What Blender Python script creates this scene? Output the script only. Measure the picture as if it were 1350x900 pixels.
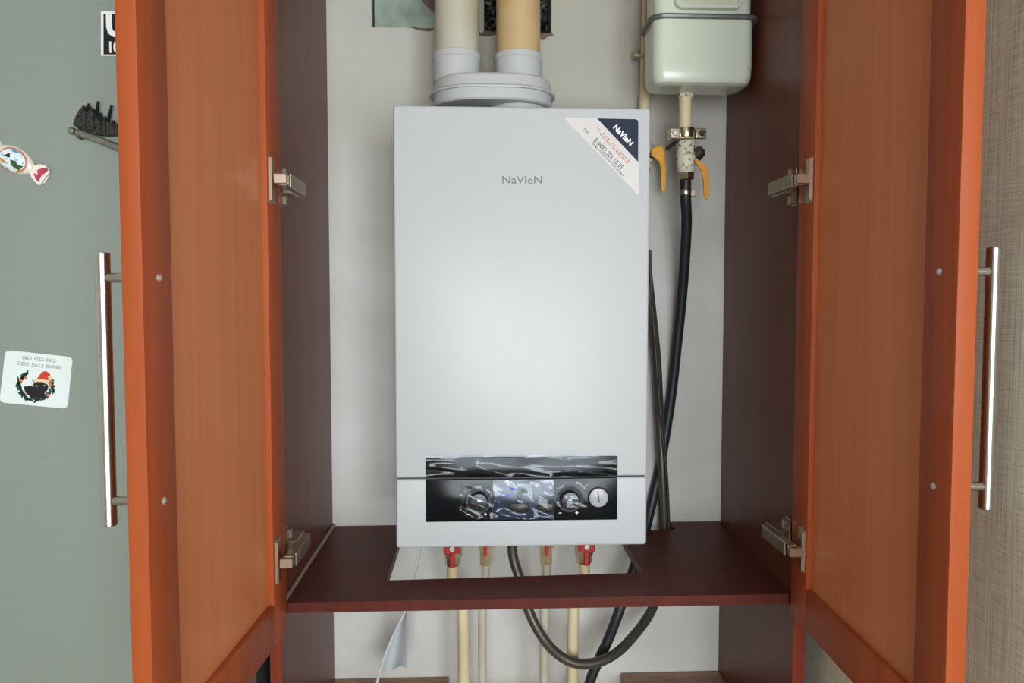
import bpy, bmesh, math, random
from math import sin, cos, pi, radians, hypot, atan2
from mathutils import Vector, Matrix, noise
random.seed(7)
S = bpy.context.scene
for o in list(bpy.data.objects): bpy.data.objects.remove(o)
COL = S.collection

# ------------------------------------------------------------------ camera
F = 980.0; DC = 1.48; CH = 1.55; PITCH = radians(2.9); YAW = radians(2.5)
cd = bpy.data.cameras.new('camera'); cam = bpy.data.objects.new('camera', cd); COL.objects.link(cam)
cam.location = (0, -DC, CH); cam.rotation_euler = (pi/2 - PITCH, 0, -YAW)
cd.sensor_width = 36; cd.lens = F/1350*36; cd.clip_start = 0.02
S.camera = cam

# ------------------------------------------------------------------ world, daylight, exposure
W = bpy.data.worlds.new('sky'); S.world = W; W.use_nodes = True
W.node_tree.nodes['Background'].inputs[0].default_value = (0.72, 0.83, 1.0, 1)
W.node_tree.nodes['Background'].inputs[1].default_value = 1.0
def area(name, loc, rot, sx, sy, power, col):
    l = bpy.data.lights.new(name, 'AREA'); l.shape = 'RECTANGLE'; l.size = sx; l.size_y = sy
    l.energy = power; l.color = col
    o = bpy.data.objects.new(name, l); COL.objects.link(o); o.location = loc; o.rotation_euler = rot
    return o
# daylight entering by the window of the rear wall (behind the viewer, a little to the right)
WIN_A = (-0.40, 1.30, 0.70, 2.20)            # x0 x1 z0 z1
XW = 0.535                                   # right wall plane beside the cabinet
YP_END = -0.98                               # where that wall turns the corner
YB = -3.05                                   # rear wall plane
XL = -1.45; XR = 2.1; ZC = 2.62
area('daylight_window', (0.45, YB-0.26, 1.45), (radians(90), 0, 0), 1.8, 1.7, 120, (0.96, 0.98, 1.0))
S.view_settings.view_transform = 'Standard'; S.view_settings.look = 'None'
S.view_settings.gamma = 1; S.view_settings.use_curve_mapping = False
S.view_settings.exposure = 0.22

# ------------------------------------------------------------------ pixel -> point helpers
def ray(px, py):
    x = (px-675)/F; y = -(py-450)/F
    d = (x, cos(PITCH)+y*sin(PITCH), y*cos(PITCH)-sin(PITCH)); c, s = cos(YAW), sin(YAW)
    return Vector((d[0]*c+d[1]*s, -d[0]*s+d[1]*c, d[2]))
CAM = Vector((0, -DC, CH))
def at(px, py, Y): d = ray(px, py); return CAM + d*((Y+DC)/d.y)
def atz(px, py, Z): d = ray(px, py); return CAM + d*((Z-CH)/d.z)

# ------------------------------------------------------------------ materials
def srgb(r, g, b):
    f = lambda c: (c/255/12.92) if c/255 <= 0.04045 else ((c/255+0.055)/1.055)**2.4
    return (f(r), f(g), f(b), 1)
MATS = {}
def mat(name, col, rough=0.5, metal=0.0, spec=0.5, var=0.0, vscale=(20, 20, 20), bump=0.0, bscale=(60, 60, 60), col2=None, coat=0.0, detail=4, bdist=0.002, emit=None, estr=0, lo=0.35, hi=0.65):
    if name in MATS: return MATS[name]
    m = bpy.data.materials.new(name); m.use_nodes = True; nt = m.node_tree; N = nt.nodes; L = nt.links
    b = N['Principled BSDF']; b.inputs['Base Color'].default_value = col
    b.inputs['Roughness'].default_value = rough; b.inputs['Metallic'].default_value = metal
    b.inputs['Specular IOR Level'].default_value = spec; b.inputs['Coat Weight'].default_value = coat
    b.inputs['Coat Roughness'].default_value = 0.12
    tc = N.new('ShaderNodeTexCoord')
    g = N.new('ShaderNodeNewGeometry')
    def nz(sc, det):
        mp = N.new('ShaderNodeMapping'); mp.inputs['Scale'].default_value = sc
        L.new(g.outputs['Position'], mp.inputs['Vector'])
        n = N.new('ShaderNodeTexNoise'); n.inputs['Scale'].default_value = 1; n.inputs['Detail'].default_value = det
        L.new(mp.outputs[0], n.inputs['Vector']); return n
    if var or col2:
        n = nz(vscale, detail); r = N.new('ShaderNodeValToRGB'); L.new(n.outputs['Fac'], r.inputs[0])
        c2 = col2 or tuple(c*(1-var) for c in col[:3])+(1,)
        c1 = col if col2 else tuple(min(1, c*(1+var)) for c in col[:3])+(1,)
        r.color_ramp.elements[0].position = lo; r.color_ramp.elements[0].color = c2
        r.color_ramp.elements[1].position = hi; r.color_ramp.elements[1].color = c1
        L.new(r.outputs[0], b.inputs['Base Color'])
    if bump:
        n = nz(bscale, 5); bp = N.new('ShaderNodeBump'); bp.inputs['Strength'].default_value = bump
        bp.inputs['Distance'].default_value = bdist
        L.new(n.outputs['Fac'], bp.inputs['Height']); L.new(bp.outputs[0], b.inputs['Normal'])
    if emit: b.inputs['Emission Color'].default_value = emit; b.inputs['Emission Strength'].default_value = estr
    MATS[name] = m; return m

def wood(name, c1, c2, rough, coat=0.0, bump=0.08, spec=0.25):
    return mat(name, srgb(*c1), rough, col2=srgb(*c2), vscale=(55, 55, 2.2), bump=bump, bscale=(160, 160, 5), bdist=0.0006, coat=coat, detail=6, lo=0.25, hi=0.75, spec=spec)
M_FRAME = wood('cherry_frame', (168, 84, 44), (150, 68, 36), 0.48, spec=0.16)
M_PANEL = wood('cherry_panel', (206, 128, 82), (194, 114, 70), 0.46, spec=0.2)
M_SIDE = wood('mahogany_laminate', (112, 64, 48), (96, 52, 40), 0.38, spec=0.18)
M_SHELF = wood('mahogany_shelf', (92, 40, 30), (76, 32, 25), 0.45, spec=0.16)
M_EDGE = wood('dark_cherry_edging', (128, 54, 36), (112, 44, 30), 0.45, spec=0.2)
M_LEDGE = mat('worn_brown_shelf', srgb(168, 132, 108), 0.6, col2=srgb(132, 100, 80), vscale=(16, 40, 10), bump=0.1)
def plaster():
    m = mat('white_plaster', srgb(212, 211, 207), 0.75, col2=srgb(192, 188, 182), vscale=(2.6, 2.6, 3.6), bump=0.25, bscale=(26, 26, 26), bdist=0.004, spec=0.3)
    nt = m.node_tree; N = nt.nodes; L = nt.links; b = N['Principled BSDF']
    src = b.inputs['Base Color'].links[0].from_socket
    g = N.new('ShaderNodeNewGeometry')
    # darker beige tone around the flue opening, fading out with a ragged edge
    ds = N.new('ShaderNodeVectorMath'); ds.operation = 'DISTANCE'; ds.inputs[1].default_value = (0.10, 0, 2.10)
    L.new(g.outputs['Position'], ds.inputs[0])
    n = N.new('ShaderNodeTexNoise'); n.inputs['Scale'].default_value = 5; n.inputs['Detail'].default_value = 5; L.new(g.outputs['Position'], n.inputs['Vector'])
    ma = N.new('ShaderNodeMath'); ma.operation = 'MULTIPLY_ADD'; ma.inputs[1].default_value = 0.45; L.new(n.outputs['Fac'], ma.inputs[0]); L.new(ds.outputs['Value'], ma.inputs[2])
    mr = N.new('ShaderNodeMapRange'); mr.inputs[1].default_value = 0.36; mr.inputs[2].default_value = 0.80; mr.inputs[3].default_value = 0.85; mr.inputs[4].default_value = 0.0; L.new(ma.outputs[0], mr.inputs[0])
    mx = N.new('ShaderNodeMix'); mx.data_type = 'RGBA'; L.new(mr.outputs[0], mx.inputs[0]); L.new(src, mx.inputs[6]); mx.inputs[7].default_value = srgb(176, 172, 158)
    # small dark specks and hairline cracks
    v = N.new('ShaderNodeTexVoronoi'); v.inputs['Scale'].default_value = 26; L.new(g.outputs['Position'], v.inputs['Vector'])
    lt = N.new('ShaderNodeMath'); lt.operation = 'LESS_THAN'; lt.inputs[1].default_value = 0.045; L.new(v.outputs['Distance'], lt.inputs[0])
    n2 = N.new('ShaderNodeTexNoise'); n2.inputs['Scale'].default_value = 9; L.new(g.outputs['Position'], n2.inputs['Vector'])
    gt = N.new('ShaderNodeMath'); gt.operation = 'GREATER_THAN'; gt.inputs[1].default_value = 0.58; L.new(n2.outputs['Fac'], gt.inputs[0])
    ml = N.new('ShaderNodeMath'); ml.operation = 'MULTIPLY'; L.new(lt.outputs[0], ml.inputs[0]); L.new(gt.outputs[0], ml.inputs[1])
    ms = N.new('ShaderNodeMath'); ms.operation = 'MULTIPLY'; ms.inputs[1].default_value = 0.45; L.new(ml.outputs[0], ms.inputs[0])
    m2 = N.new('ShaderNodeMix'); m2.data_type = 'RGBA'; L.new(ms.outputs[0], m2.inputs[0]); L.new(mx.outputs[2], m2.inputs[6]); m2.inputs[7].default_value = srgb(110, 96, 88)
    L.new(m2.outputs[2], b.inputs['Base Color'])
    return m
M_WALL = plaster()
M_ROOM = mat('room_paint', srgb(240, 238, 232), 0.8, var=0.02, vscale=(2, 2, 2))
M_CEIL = mat('ceiling_paint', srgb(236, 235, 231), 0.85, var=0.01, vscale=(2, 2, 2))
M_FLOOR = mat('floor_laminate', srgb(204, 174, 138), 0.45, col2=srgb(184, 152, 116), vscale=(2, 30, 2))
M_WHITE = mat('boiler_white', srgb(188, 192, 194), 0.34, spec=0.35, var=0.004, vscale=(4, 4, 4))
M_PLASTIC = mat('white_plastic', srgb(186, 188, 188), 0.42, spec=0.3, var=0.01, vscale=(8, 8, 8))
M_BLACK = mat('gloss_black', srgb(13, 15, 21), 0.12, spec=0.22, var=0.1, vscale=(30, 30, 30))
M_SEAM = mat('dark_gap', srgb(60, 62, 66), 0.7, var=0.05)
M_STEEL = mat('satin_steel', srgb(206, 206, 202), 0.24, metal=1.0, var=0.04, vscale=(40, 40, 900))
M_NICKEL = mat('nickel', srgb(205, 196, 176), 0.28, metal=1.0, var=0.06, vscale=(90, 90, 90))
M_SCREW = mat('zinc_screw', srgb(200, 204, 200), 0.4, metal=0.8, var=0.1, vscale=(300, 300, 300))
M_CREAM = mat('cream_pipe_paint', srgb(222, 208, 172), 0.42, col2=srgb(204, 188, 150), vscale=(20, 20, 9))
M_CREAMW = mat('aged_white_pipe', srgb(188, 184, 168), 0.45, spec=0.3, col2=srgb(178, 168, 140), vscale=(14, 14, 9), lo=0.3, hi=0.5)
M_YELLOWED = mat('yellowed_plastic_pipe', srgb(196, 172, 130), 0.45, spec=0.3, col2=srgb(188, 158, 110), vscale=(10, 10, 14))
M_METER = mat('meter_enamel', srgb(206, 214, 198), 0.26, var=0.02, vscale=(9, 9, 9), coat=0.3)
M_BAND = mat('grey_seal', srgb(110, 112, 110), 0.4, metal=0.4, var=0.15, vscale=(80, 80, 80))
M_DIAL = mat('meter_dial', srgb(196, 196, 176), 0.5, var=0.03)
M_PAINTED = mat('chipped_paint_valve', srgb(214, 208, 188), 0.5, col2=srgb(120, 110, 92), vscale=(130, 130, 130), lo=0.36, hi=0.46, bump=0.3, bscale=(120, 120, 120))
M_YELLOW = mat('yellow_lever', srgb(226, 160, 24), 0.38, var=0.06, vscale=(90, 90, 90))
M_OCHRE = mat('worn_yellow_lever', srgb(214, 146, 44), 0.45, col2=srgb(150, 104, 50), vscale=(120, 120, 70), lo=0.3, hi=0.42)
M_RUBBER = mat('black_rubber', srgb(30, 32, 36), 0.45, var=0.1, vscale=(60, 60, 60))
M_CORR = mat('dark_grey_metal_hose', srgb(86, 82, 74), 0.36, metal=0.5, var=0.12, vscale=(70, 70, 400))
M_DARKM = mat('dark_metal', srgb(70, 66, 60), 0.4, metal=0.7, var=0.2, vscale=(120, 120, 120))
M_BRASS = mat('brass', srgb(206, 188, 150), 0.45, metal=0.6, var=0.1, vscale=(90, 90, 90))
M_RED = mat('red_handle', srgb(176, 28, 34), 0.4, var=0.06, vscale=(60, 60, 60))
M_FRIDGE = mat('brushed_grey_fridge', srgb(151, 160, 153), 0.42, metal=0.35, var=0.014, vscale=(5, 5, 700), bump=0.03, bscale=(12, 12, 900), bdist=0.0004)
M_GASKET = mat('gasket_grey', srgb(70, 72, 72), 0.7, var=0.03)
M_CARD = mat('card_white', srgb(226, 236, 234), 0.35, var=0.01)
M_INK = mat('ink_grey', srgb(150, 158, 158), 0.6, var=0.05)
M_INKD = mat('ink_dark', srgb(70, 72, 78), 0.6, var=0.05)
M_INKR = mat('ink_red', srgb(206, 92, 74), 0.6, var=0.05)
M_NAVY = mat('navy_print', srgb(24, 35, 60), 0.3, spec=0.2, var=0.05)
M_PAPER = mat('sticker_paper', srgb(206, 202, 199), 0.4, var=0.006)
M_PRINTW = mat('print_white', srgb(240, 240, 240), 0.5, var=0.01)
M_LOGO = mat('logo_grey', srgb(112, 114, 116), 0.5, metal=0.0, var=0.03)
M_CER = mat('cream_ceramic', srgb(236, 230, 214), 0.22, var=0.02, vscale=(40, 40, 40), coat=0.4)
M_PINK = mat('raspberry_glaze', srgb(184, 66, 98), 0.25, var=0.15, vscale=(200, 200, 200))
M_RIM = mat('terracotta_glaze', srgb(200, 122, 100), 0.3, var=0.08, vscale=(100, 100, 100))
M_SKYB = mat('blue_white_glaze', srgb(230, 240, 246), 0.25, col2=srgb(130, 194, 220), vscale=(160, 160, 200), lo=0.36, hi=0.46)
M_GREEN = mat('green_glaze', srgb(74, 108, 62), 0.3, col2=srgb(40, 64, 40), vscale=(200, 200, 200))
M_INKBLK = mat('black_glaze', srgb(30, 30, 34), 0.3, var=0.1)
M_OLIVE = mat('ochre_glaze', srgb(200, 160, 60), 0.3, var=0.1)
M_PEWTER = mat('dark_pewter', srgb(74, 74, 70), 0.42, metal=0.75, col2=srgb(40, 41, 40), vscale=(260, 260, 260), bump=0.5, bscale=(500, 500, 500))
M_MATTE = mat('matte_black', srgb(26, 27, 28), 0.85, spec=0.2, var=0.1)
M_PEWTERL = mat('bright_pewter', srgb(150, 150, 138), 0.3, metal=0.8, var=0.15, vscale=(120, 120, 120))
M_FIR = mat('fir_green', srgb(44, 84, 74), 0.5, col2=srgb(30, 58, 52), vscale=(300, 300, 300))
M_SANTA = mat('print_red', srgb(206, 54, 38), 0.5, var=0.08, vscale=(200, 200, 200))
M_CREAMP = mat('print_cream', srgb(228, 208, 170), 0.5, var=0.04)
M_ORANGE = mat('print_orange', srgb(214, 112, 70), 0.5, var=0.1, vscale=(200, 200, 200))
M_BLUEM = mat('blue_mark', srgb(30, 84, 240), 0.4, var=0.05)
M_GREENM = mat('green_mark', srgb(40, 170, 60), 0.4, var=0.05)
M_VENT = mat('dusty_green_pane', srgb(160, 176, 166), 0.35, col2=srgb(122, 134, 124), vscale=(22, 22, 16), bump=0.1)
M_FOIL = mat('crumpled_foil', srgb(120, 124, 116), 0.35, metal=0.7, col2=srgb(34, 36, 32), vscale=(110, 110, 110), bump=1.0, bscale=(120, 120, 120), bdist=0.01, lo=0.45, hi=0.6)
M_HOLE = mat('rough_masonry', srgb(110, 92, 78), 0.9, var=0.2, vscale=(60, 60, 60), bump=0.6, bscale=(80, 80, 80))
M_CABLE = mat('white_cable', srgb(206, 210, 210), 0.45, var=0.02)
M_SHEET = mat('white_sheet', srgb(226, 230, 232), 0.5, var=0.02)
M_PVC = mat('window_pvc', srgb(238, 238, 236), 0.35, var=0.01)
M_LCD = mat('display_glass', srgb(34, 46, 72), 0.12, var=0.15, vscale=(30, 30, 40))
M_GAUGE = mat('gauge_face', srgb(170, 172, 178), 0.3, var=0.03)
M_KNOB = mat('black_knob', srgb(34, 35, 40), 0.28, var=0.1)
M_LINEN = mat('curtain_linen', srgb(226, 206, 170), 0.8, var=0.05, vscale=(40, 40, 200))

def glass_mat(name, tint, gloss, rough=0.05):
    m = bpy.data.materials.new(name); m.use_nodes = True; N = m.node_tree.nodes; L = m.node_tree.links
    N.clear(); out = N.new('ShaderNodeOutputMaterial'); mx = N.new('ShaderNodeMixShader')
    t = N.new('ShaderNodeBsdfTransparent'); t.inputs[0].default_value = tint
    g = N.new('ShaderNodeBsdfGlossy'); g.inputs['Roughness'].default_value = rough
    fr = N.new('ShaderNodeFresnel'); fr.inputs[0].default_value = gloss
    L.new(fr.outputs[0], mx.inputs[0]); L.new(t.outputs[0], mx.inputs[1]); L.new(g.outputs[0], mx.inputs[2])
    L.new(mx.outputs[0], out.inputs[0]); return m
M_GLASS = glass_mat('window_glass', (0.96, 0.98, 0.98, 1), 1.45)
M_FILM = glass_mat('clear_film', (0.90, 0.93, 0.97, 1), 1.42, 0.10)

def wallpaper():
    m = bpy.data.materials.new('woven_wallpaper'); m.use_nodes = True; N = m.node_tree.nodes; L = m.node_tree.links
    b = N['Principled BSDF']; b.inputs['Roughness'].default_value = 0.75; b.inputs['Specular IOR Level'].default_value = 0.3
    g = N.new('ShaderNodeNewGeometry')
    def nz(sc):
        mp = N.new('ShaderNodeMapping'); mp.inputs['Scale'].default_value = sc; L.new(g.outputs['Position'], mp.inputs['Vector'])
        n = N.new('ShaderNodeTexNoise'); n.inputs['Scale'].default_value = 1; n.inputs['Detail'].default_value = 3
        L.new(mp.outputs[0], n.inputs['Vector']); return n.outputs['Fac']
    a = nz((650, 650, 7)); c = nz((30, 30, 620))
    ad = N.new('ShaderNodeMath'); ad.operation = 'ADD'; L.new(a, ad.inputs[0]); L.new(c, ad.inputs[1]); 
    hf = N.new('ShaderNodeMath'); hf.operation = 'MULTIPLY'; hf.inputs[1].default_value = 0.5; L.new(ad.outputs[0], hf.inputs[0])
    r = N.new('ShaderNodeValToRGB'); L.new(hf.outputs[0], r.inputs[0])
    r.color_ramp.elements[0].position = 0.36; r.color_ramp.elements[0].color = srgb(202, 200, 178)
    r.color_ramp.elements[1].position = 0.56; r.color_ramp.elements[1].color = srgb(238, 237, 218)
    L.new(r.outputs[0], b.inputs['Base Color'])
    bp = N.new('ShaderNodeBump'); bp.inputs['Strength'].default_value = 0.5; bp.inputs['Distance'].default_value = 0.0015
    L.new(hf.outputs[0], bp.inputs['Height']); L.new(bp.outputs[0], b.inputs['Normal'])
    return m
M_PAPERWALL = wallpaper()

# ------------------------------------------------------------------ object helpers
WORLD = {}           # world-space origin of every object (no rotations are used)
def tag(o, label=None, cat=None, group=None, kind=None):
    if label: o['label'] = label
    if cat: o['category'] = cat
    if group: o['group'] = group
    if kind: o['kind'] = kind
    return o
def thing(name, loc, label, cat, group=None):
    o = bpy.data.objects.new(name, None); COL.objects.link(o); o.location = loc; o.empty_display_size = 0.05
    WORLD[o.name] = Vector(loc); return tag(o, label, cat, group)
def obj(name, bm, m, parent=None, smooth=False, bevel=0, seg=2, label=None):
    if bevel:
        bmesh.ops.bevel(bm, geom=list(bm.edges), offset=bevel, segments=seg, affect='EDGES', profile=0.5, clamp_overlap=True)
    bmesh.ops.recalc_face_normals(bm, faces=list(bm.faces))
    vs = [v.co for v in bm.verts]
    lo = Vector([min(v[i] for v in vs) for i in range(3)]); hi = Vector([max(v[i] for v in vs) for i in range(3)])
    org = Vector(((lo.x+hi.x)/2, (lo.y+hi.y)/2, lo.z))
    for v in bm.verts: v.co -= org
    me = bpy.data.meshes.new(name); bm.to_mesh(me); bm.free()
    if smooth:
        for p in me.polygons: p.use_smooth = True
        me.set_sharp_from_angle(angle=radians(35))
    me.materials.append(m)
    o = bpy.data.objects.new(name, me); COL.objects.link(o); WORLD[o.name] = org
    o.location = org - (WORLD[parent.name] if parent else Vector())
    if parent: o.parent = parent
    if label: o['label'] = label
    return o
def struct(name, bm, m, parent=None, **k):
    o = obj(name, bm, m, parent, **k); o['kind'] = 'structure'; return o
def new(): return bmesh.new()
def hexa(bm, P):                       # 8 corners: bottom 4 ccw, top 4 ccw
    v = [bm.verts.new(p) for p in P]
    for f in ((3, 2, 1, 0), (4, 5, 6, 7), (0, 1, 5, 4), (1, 2, 6, 5), (2, 3, 7, 6), (3, 0, 4, 7)): bm.faces.new([v[i] for i in f])
def box(bm, x0, x1, y0, y1, z0, z1, T=None):
    P = [Vector(p) for p in ((x0, y0, z0), (x1, y0, z0), (x1, y1, z0), (x0, y1, z0), (x0, y0, z1), (x1, y0, z1), (x1, y1, z1), (x0, y1, z1))]
    hexa(bm, [T(p) for p in P] if T else P)
def B(*a, T=None): bm = new(); box(bm, *a, T=T); return bm
def loft(bm, rings, cap=True):
    R = [[bm.verts.new(p) for p in r] for r in rings]
    n = len(R[0])
    for a, b in zip(R, R[1:]):
        for i in range(n): bm.faces.new((a[i], a[(i+1) % n], b[(i+1) % n], b[i]))
    if cap: bm.faces.new(R[0][::-1]); bm.faces.new(R[-1])
def prism(bm, pts, vec):
    vec = Vector(vec); loft(bm, [[Vector(p) for p in pts], [Vector(p)+vec for p in pts]])
def frame_of(d):
    d = d.normalized(); a = Vector((0, 0, 1)) if abs(d.z) < 0.9 else Vector((1, 0, 0))
    u = d.cross(a).normalized(); return u, d.cross(u).normalized()
def smooth_path(P, n=8):
    P = [Vector(p) for p in P]; out = []
    Q = [P[0]*2-P[1]] + P + [P[-1]*2-P[-2]]
    for i in range(1, len(Q)-2):
        a, b, c, d = Q[i-1], Q[i], Q[i+1], Q[i+2]
        for k in range(n):
            t = k/n; out.append(0.5*((2*b)+(c-a)*t+(2*a-5*b+4*c-d)*t*t+(3*b-a-3*c+d)*t**3))
    out.append(P[-1]); return out
def tube(bm, P, r, sides=14, n=8, smooth=True):
    P = smooth_path(P, n) if smooth and len(P) > 2 else [Vector(p) for p in P]
    rings = []; u = None
    for i, p in enumerate(P):
        d = (P[min(i+1, len(P)-1)]-P[max(i-1, 0)]).normalized()
        if u is None: u, w = frame_of(d)
        u = (u - d*u.dot(d)).normalized(); w = d.cross(u)
        rr = r(i/(len(P)-1)) if callable(r) else r
        rings.append([p+(u*cos(2*pi*k/sides)+w*sin(2*pi*k/sides))*rr for k in range(sides)])
    loft(bm, rings)
def lathe(bm, base, axis, prof, sides=28):     # prof: (radius, distance along the axis)
    base = Vector(base); axis = Vector(axis).normalized(); u, w = frame_of(axis)
    loft(bm, [[base+axis*h+(u*cos(2*pi*k/sides)+w*sin(2*pi*k/sides))*max(r, 1e-4) for k in range(sides)] for r, h in prof])
def rrect(w, h, r, n=5):
    out = []
    for cx, cy, a0 in ((w/2-r, h/2-r, 0), (-w/2+r, h/2-r, 90), (-w/2+r, -h/2+r, 180), (w/2-r, -h/2+r, 270)):
        for k in range(n+1): a = radians(a0+90*k/n); out.append((cx+r*cos(a), cy+r*sin(a)))
    return out
def poly_px(bm, pts, Y, t): prism(bm, [at(x, y, Y) for x, y in pts], (0, -t, 0))     # print/relief lying on a plane facing -y
def ell(cx, cy, a, b, rot=0, n=16):
    c, s = cos(radians(rot)), sin(radians(rot))
    return [(cx+a*cos(2*pi*k/n)*c-b*sin(2*pi*k/n)*s, cy+a*cos(2*pi*k/n)*s+b*sin(2*pi*k/n)*c) for k in range(n)]
def text_bm(body, size, org, right, up, depth=0.0003, xs=1.0, align='CENTER', bold=0.0):
    cu = bpy.data.curves.new('text_tmp', 'FONT'); cu.body = body; cu.size = size; cu.align_x = align; cu.align_y = 'CENTER'
    cu.extrude = depth; cu.resolution_u = 3; cu.offset = bold
    o = bpy.data.objects.new('text_tmp', cu); COL.objects.link(o); bpy.context.view_layer.update()
    me = bpy.data.meshes.new_from_object(o.evaluated_get(bpy.context.evaluated_depsgraph_get()))
    bm = new(); bm.from_mesh(me); bpy.data.objects.remove(o); bpy.data.curves.remove(cu); bpy.data.meshes.remove(me)
    right = Vector(right).normalized(); up = Vector(up); up = (up-right*up.dot(right)).normalized(); n = right.cross(up)
    org = Vector(org)
    for v in bm.verts: x, y, z = v.co; v.co = org+right*x*xs+up*y+n*z
    return bm
X_, Z_ = (1, 0, 0), (0, 0, 1)

# ================================================================== THE ROOM
struct('floor', B(XL, XR, YB, 0, -0.05, 0), M_FLOOR)
struct('ceiling', B(XL, XR, YB, 0, ZC, ZC+0.05), M_CEIL)
# back wall with two vent openings behind the flue pipes
VO1 = (at(490, 36, 0), at(628, 36, 0)); VO2 = (at(638, 42, 0), at(727, 44, 0)); VT = 2.33
def holed_x(bm, y0, y1, x0, x1, z0, z1, holes):      # wall slab along x with rectangular holes
    xs = sorted({x0, x1, *[h[0] for h in holes], *[h[1] for h in holes]}); zs = sorted({z0, z1, *[h[2] for h in holes], *[h[3] for h in holes]})
    for a, b in zip(xs, xs[1:]):
        for c, d in zip(zs, zs[1:]):
            mx, mz = (a+b)/2, (c+d)/2
            if not any(h[0] < mx < h[1] and h[2] < mz < h[3] for h in holes): box(bm, a, b, y0, y1, c, d)
H1 = (VO1[0].x, VO1[1].x, VO1[0].z, VT); H2 = (VO2[0].x, VO2[1].x, VO2[0].z, VT)
bm = new(); holed_x(bm, 0, 0.10, XL, XW, 0, ZC, [H1, H2]); bmesh.ops.remove_doubles(bm, verts=bm.verts, dist=1e-5)
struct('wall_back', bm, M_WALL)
struct('wall_core', B(XL, XW, 0.10, 0.16, 0, ZC), M_HOLE)
# right wall: a return beside the cabinet
struct('wall_right', B(XW, XR, YP_END, 0.0, 0, ZC), M_PAPERWALL)
struct('wall_far_right', B(XR, XR+0.1, YB, YP_END, 0, ZC), M_ROOM)
bm = new(); holed_x(bm, YB-0.2, YB, XL, XR, 0, ZC, [WIN_A]); struct('wall_rear', bm, M_ROOM)
struct('wall_left', B(XL-0.1, XL, YB, 0, 0, ZC), M_ROOM)
def window(name, T, w, h, label):
    # local: x across, y depth (0 = room face, + outwards), z up
    bm = new(); e = 0.06 if w > 0.6 else 0.02; bars = [(0, e, 0, h), (w-e, w, 0, h), (e, w-e, 0, e), (e, w-e, h-e, h)]
    if w > 0.6: bars.append((w/2-0.045, w/2+0.045, e, h-e))
    for a in bars: box(bm, a[0], a[1], 0.09, 0.15, a[2], a[3], T=T)
    f = struct(name, bm, M_PVC); f['label'] = label
    for a in (((e, w/2-0.045), (w/2+0.045, w-e)) if w > 0.6 else ((e, w-e),)): struct('pane', B(a[0], a[1], 0.118, 0.122, e, h-e, T=T), M_GLASS, f)
    if w < 0.6: return
    struct('window_sill', B(-0.04, w+0.04, -0.12, 0.09, -0.03, -0.001, T=T), M_PVC, f)
    struct('window_handle', B(w/2-0.01, w/2+0.01, 0.05, 0.09, h*0.45, h*0.45+0.12, T=T), M_PVC, f)
window('window_1', lambda p, q=WIN_A: Vector((q[1]-p.x, YB-p.y, q[2]+p.z)), WIN_A[1]-WIN_A[0], WIN_A[3]-WIN_A[2], 'large white framed window in the rear wall')
struct('baseboard_right', B(XW-0.015, XW, YP_END, -0.5, 0, 0.07), M_PVC, bevel=0.003)
struct('baseboard_left', B(XL, XL+0.015, YB, 0, 0, 0.07), M_PVC, bevel=0.003)

for q in ([(540, 36), (556, 38), (572, 37.5), (573, 40), (566, 42), (552, 40.5)], [(627, 40), (634, 44), (640, 41), (650, 43), (656, 41), (655, 46), (643, 49), (634, 47.5), (628, 46)], [(711, 43.5), (728, 44.5), (730, 48), (722, 49), (716, 54), (712, 52)]):
    bm = new(); poly_px(bm, q, 0.002, 0.0032); struct('broken_plaster', bm, M_HOLE, bpy.data.objects['wall_back'])
# things fixed in the vent openings
pane = B(H1[0]+0.004, H1[1]-0.004, 0.012, 0.016, H1[2]+0.003, VT-0.003)
vp_ = tag(obj('vent_pane', pane, M_VENT), 'dusty pale green pane set in the wall opening behind the white flue pipe', 'pane')
bm = new(); poly_px(bm, [(553, -4), (577, -4), (577, 22), (568, 13), (560, 6)], 0.012, 0.0006); obj('brown_patch', bm, M_HOLE, vp_)
bm = new()
nx, nz_ = 26, 34; V = []
for j in range(nz_+1):
    row = []
    for i in range(nx+1):
        x = H2[0]+0.003+(H2[1]-H2[0]-0.006)*i/nx; z = H2[2]+0.003+(VT-H2[2]-0.006)*j/nz_
        e = min(1, 3*min(i, nx-i)/nx, 4*j/nz_+0.2)
        row.append(bm.verts.new((x, 0.045-0.034*abs(noise.noise(Vector((x*42, 3.1, z*42))))-0.012*noise.noise(Vector((x*130, 9, z*130))), z)))
    V.append(row)
for j in range(nz_):
    for i in range(nx): bm.faces.new((V[j][i], V[j][i+1], V[j+1][i+1], V[j+1][i]))
ex = bmesh.ops.extrude_face_region(bm, geom=list(bm.faces))
for v in ex['geom']:
    if isinstance(v, bmesh.types.BMVert): v.co.y = 0.085
tag(obj('foil_packing', bm, M_FOIL, smooth=True), 'crumpled silver and black foil stuffed round the yellowed flue pipe', 'foil')

# ================================================================== BOILER CABINET
XI0, XI1B, XI1F = -0.294, 0.491, 0.477          # inner faces of the side panels (right one slightly out of square)
DF = -0.388; ZTOP = 2.36; ZS = 1.107; ZL = 0.794; TH = 0.017
cab = thing('boiler_cabinet', (0.09, -0.19, 0), 'reddish wooden boiler cabinet with both doors wide open between fridge and wallpapered wall', 'cabinet')
obj('side_panel', B(XI0-TH, XI0, DF, -0.001, 0, ZTOP), M_SIDE, cab, bevel=0.0008, seg=1)
bm = new(); hexa(bm, [(XI1F, DF, 0), (XI1F+0.019, DF, 0), (XI1B+0.019, -0.001, 0), (XI1B, -0.001, 0), (XI1F, DF, ZTOP), (XI1F+0.019, DF, ZTOP), (XI1B+0.019, -0.001, ZTOP), (XI1B, -0.001, ZTOP)])
obj('side_panel', bm, M_SIDE, cab, bevel=0.0008, seg=1)
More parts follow.
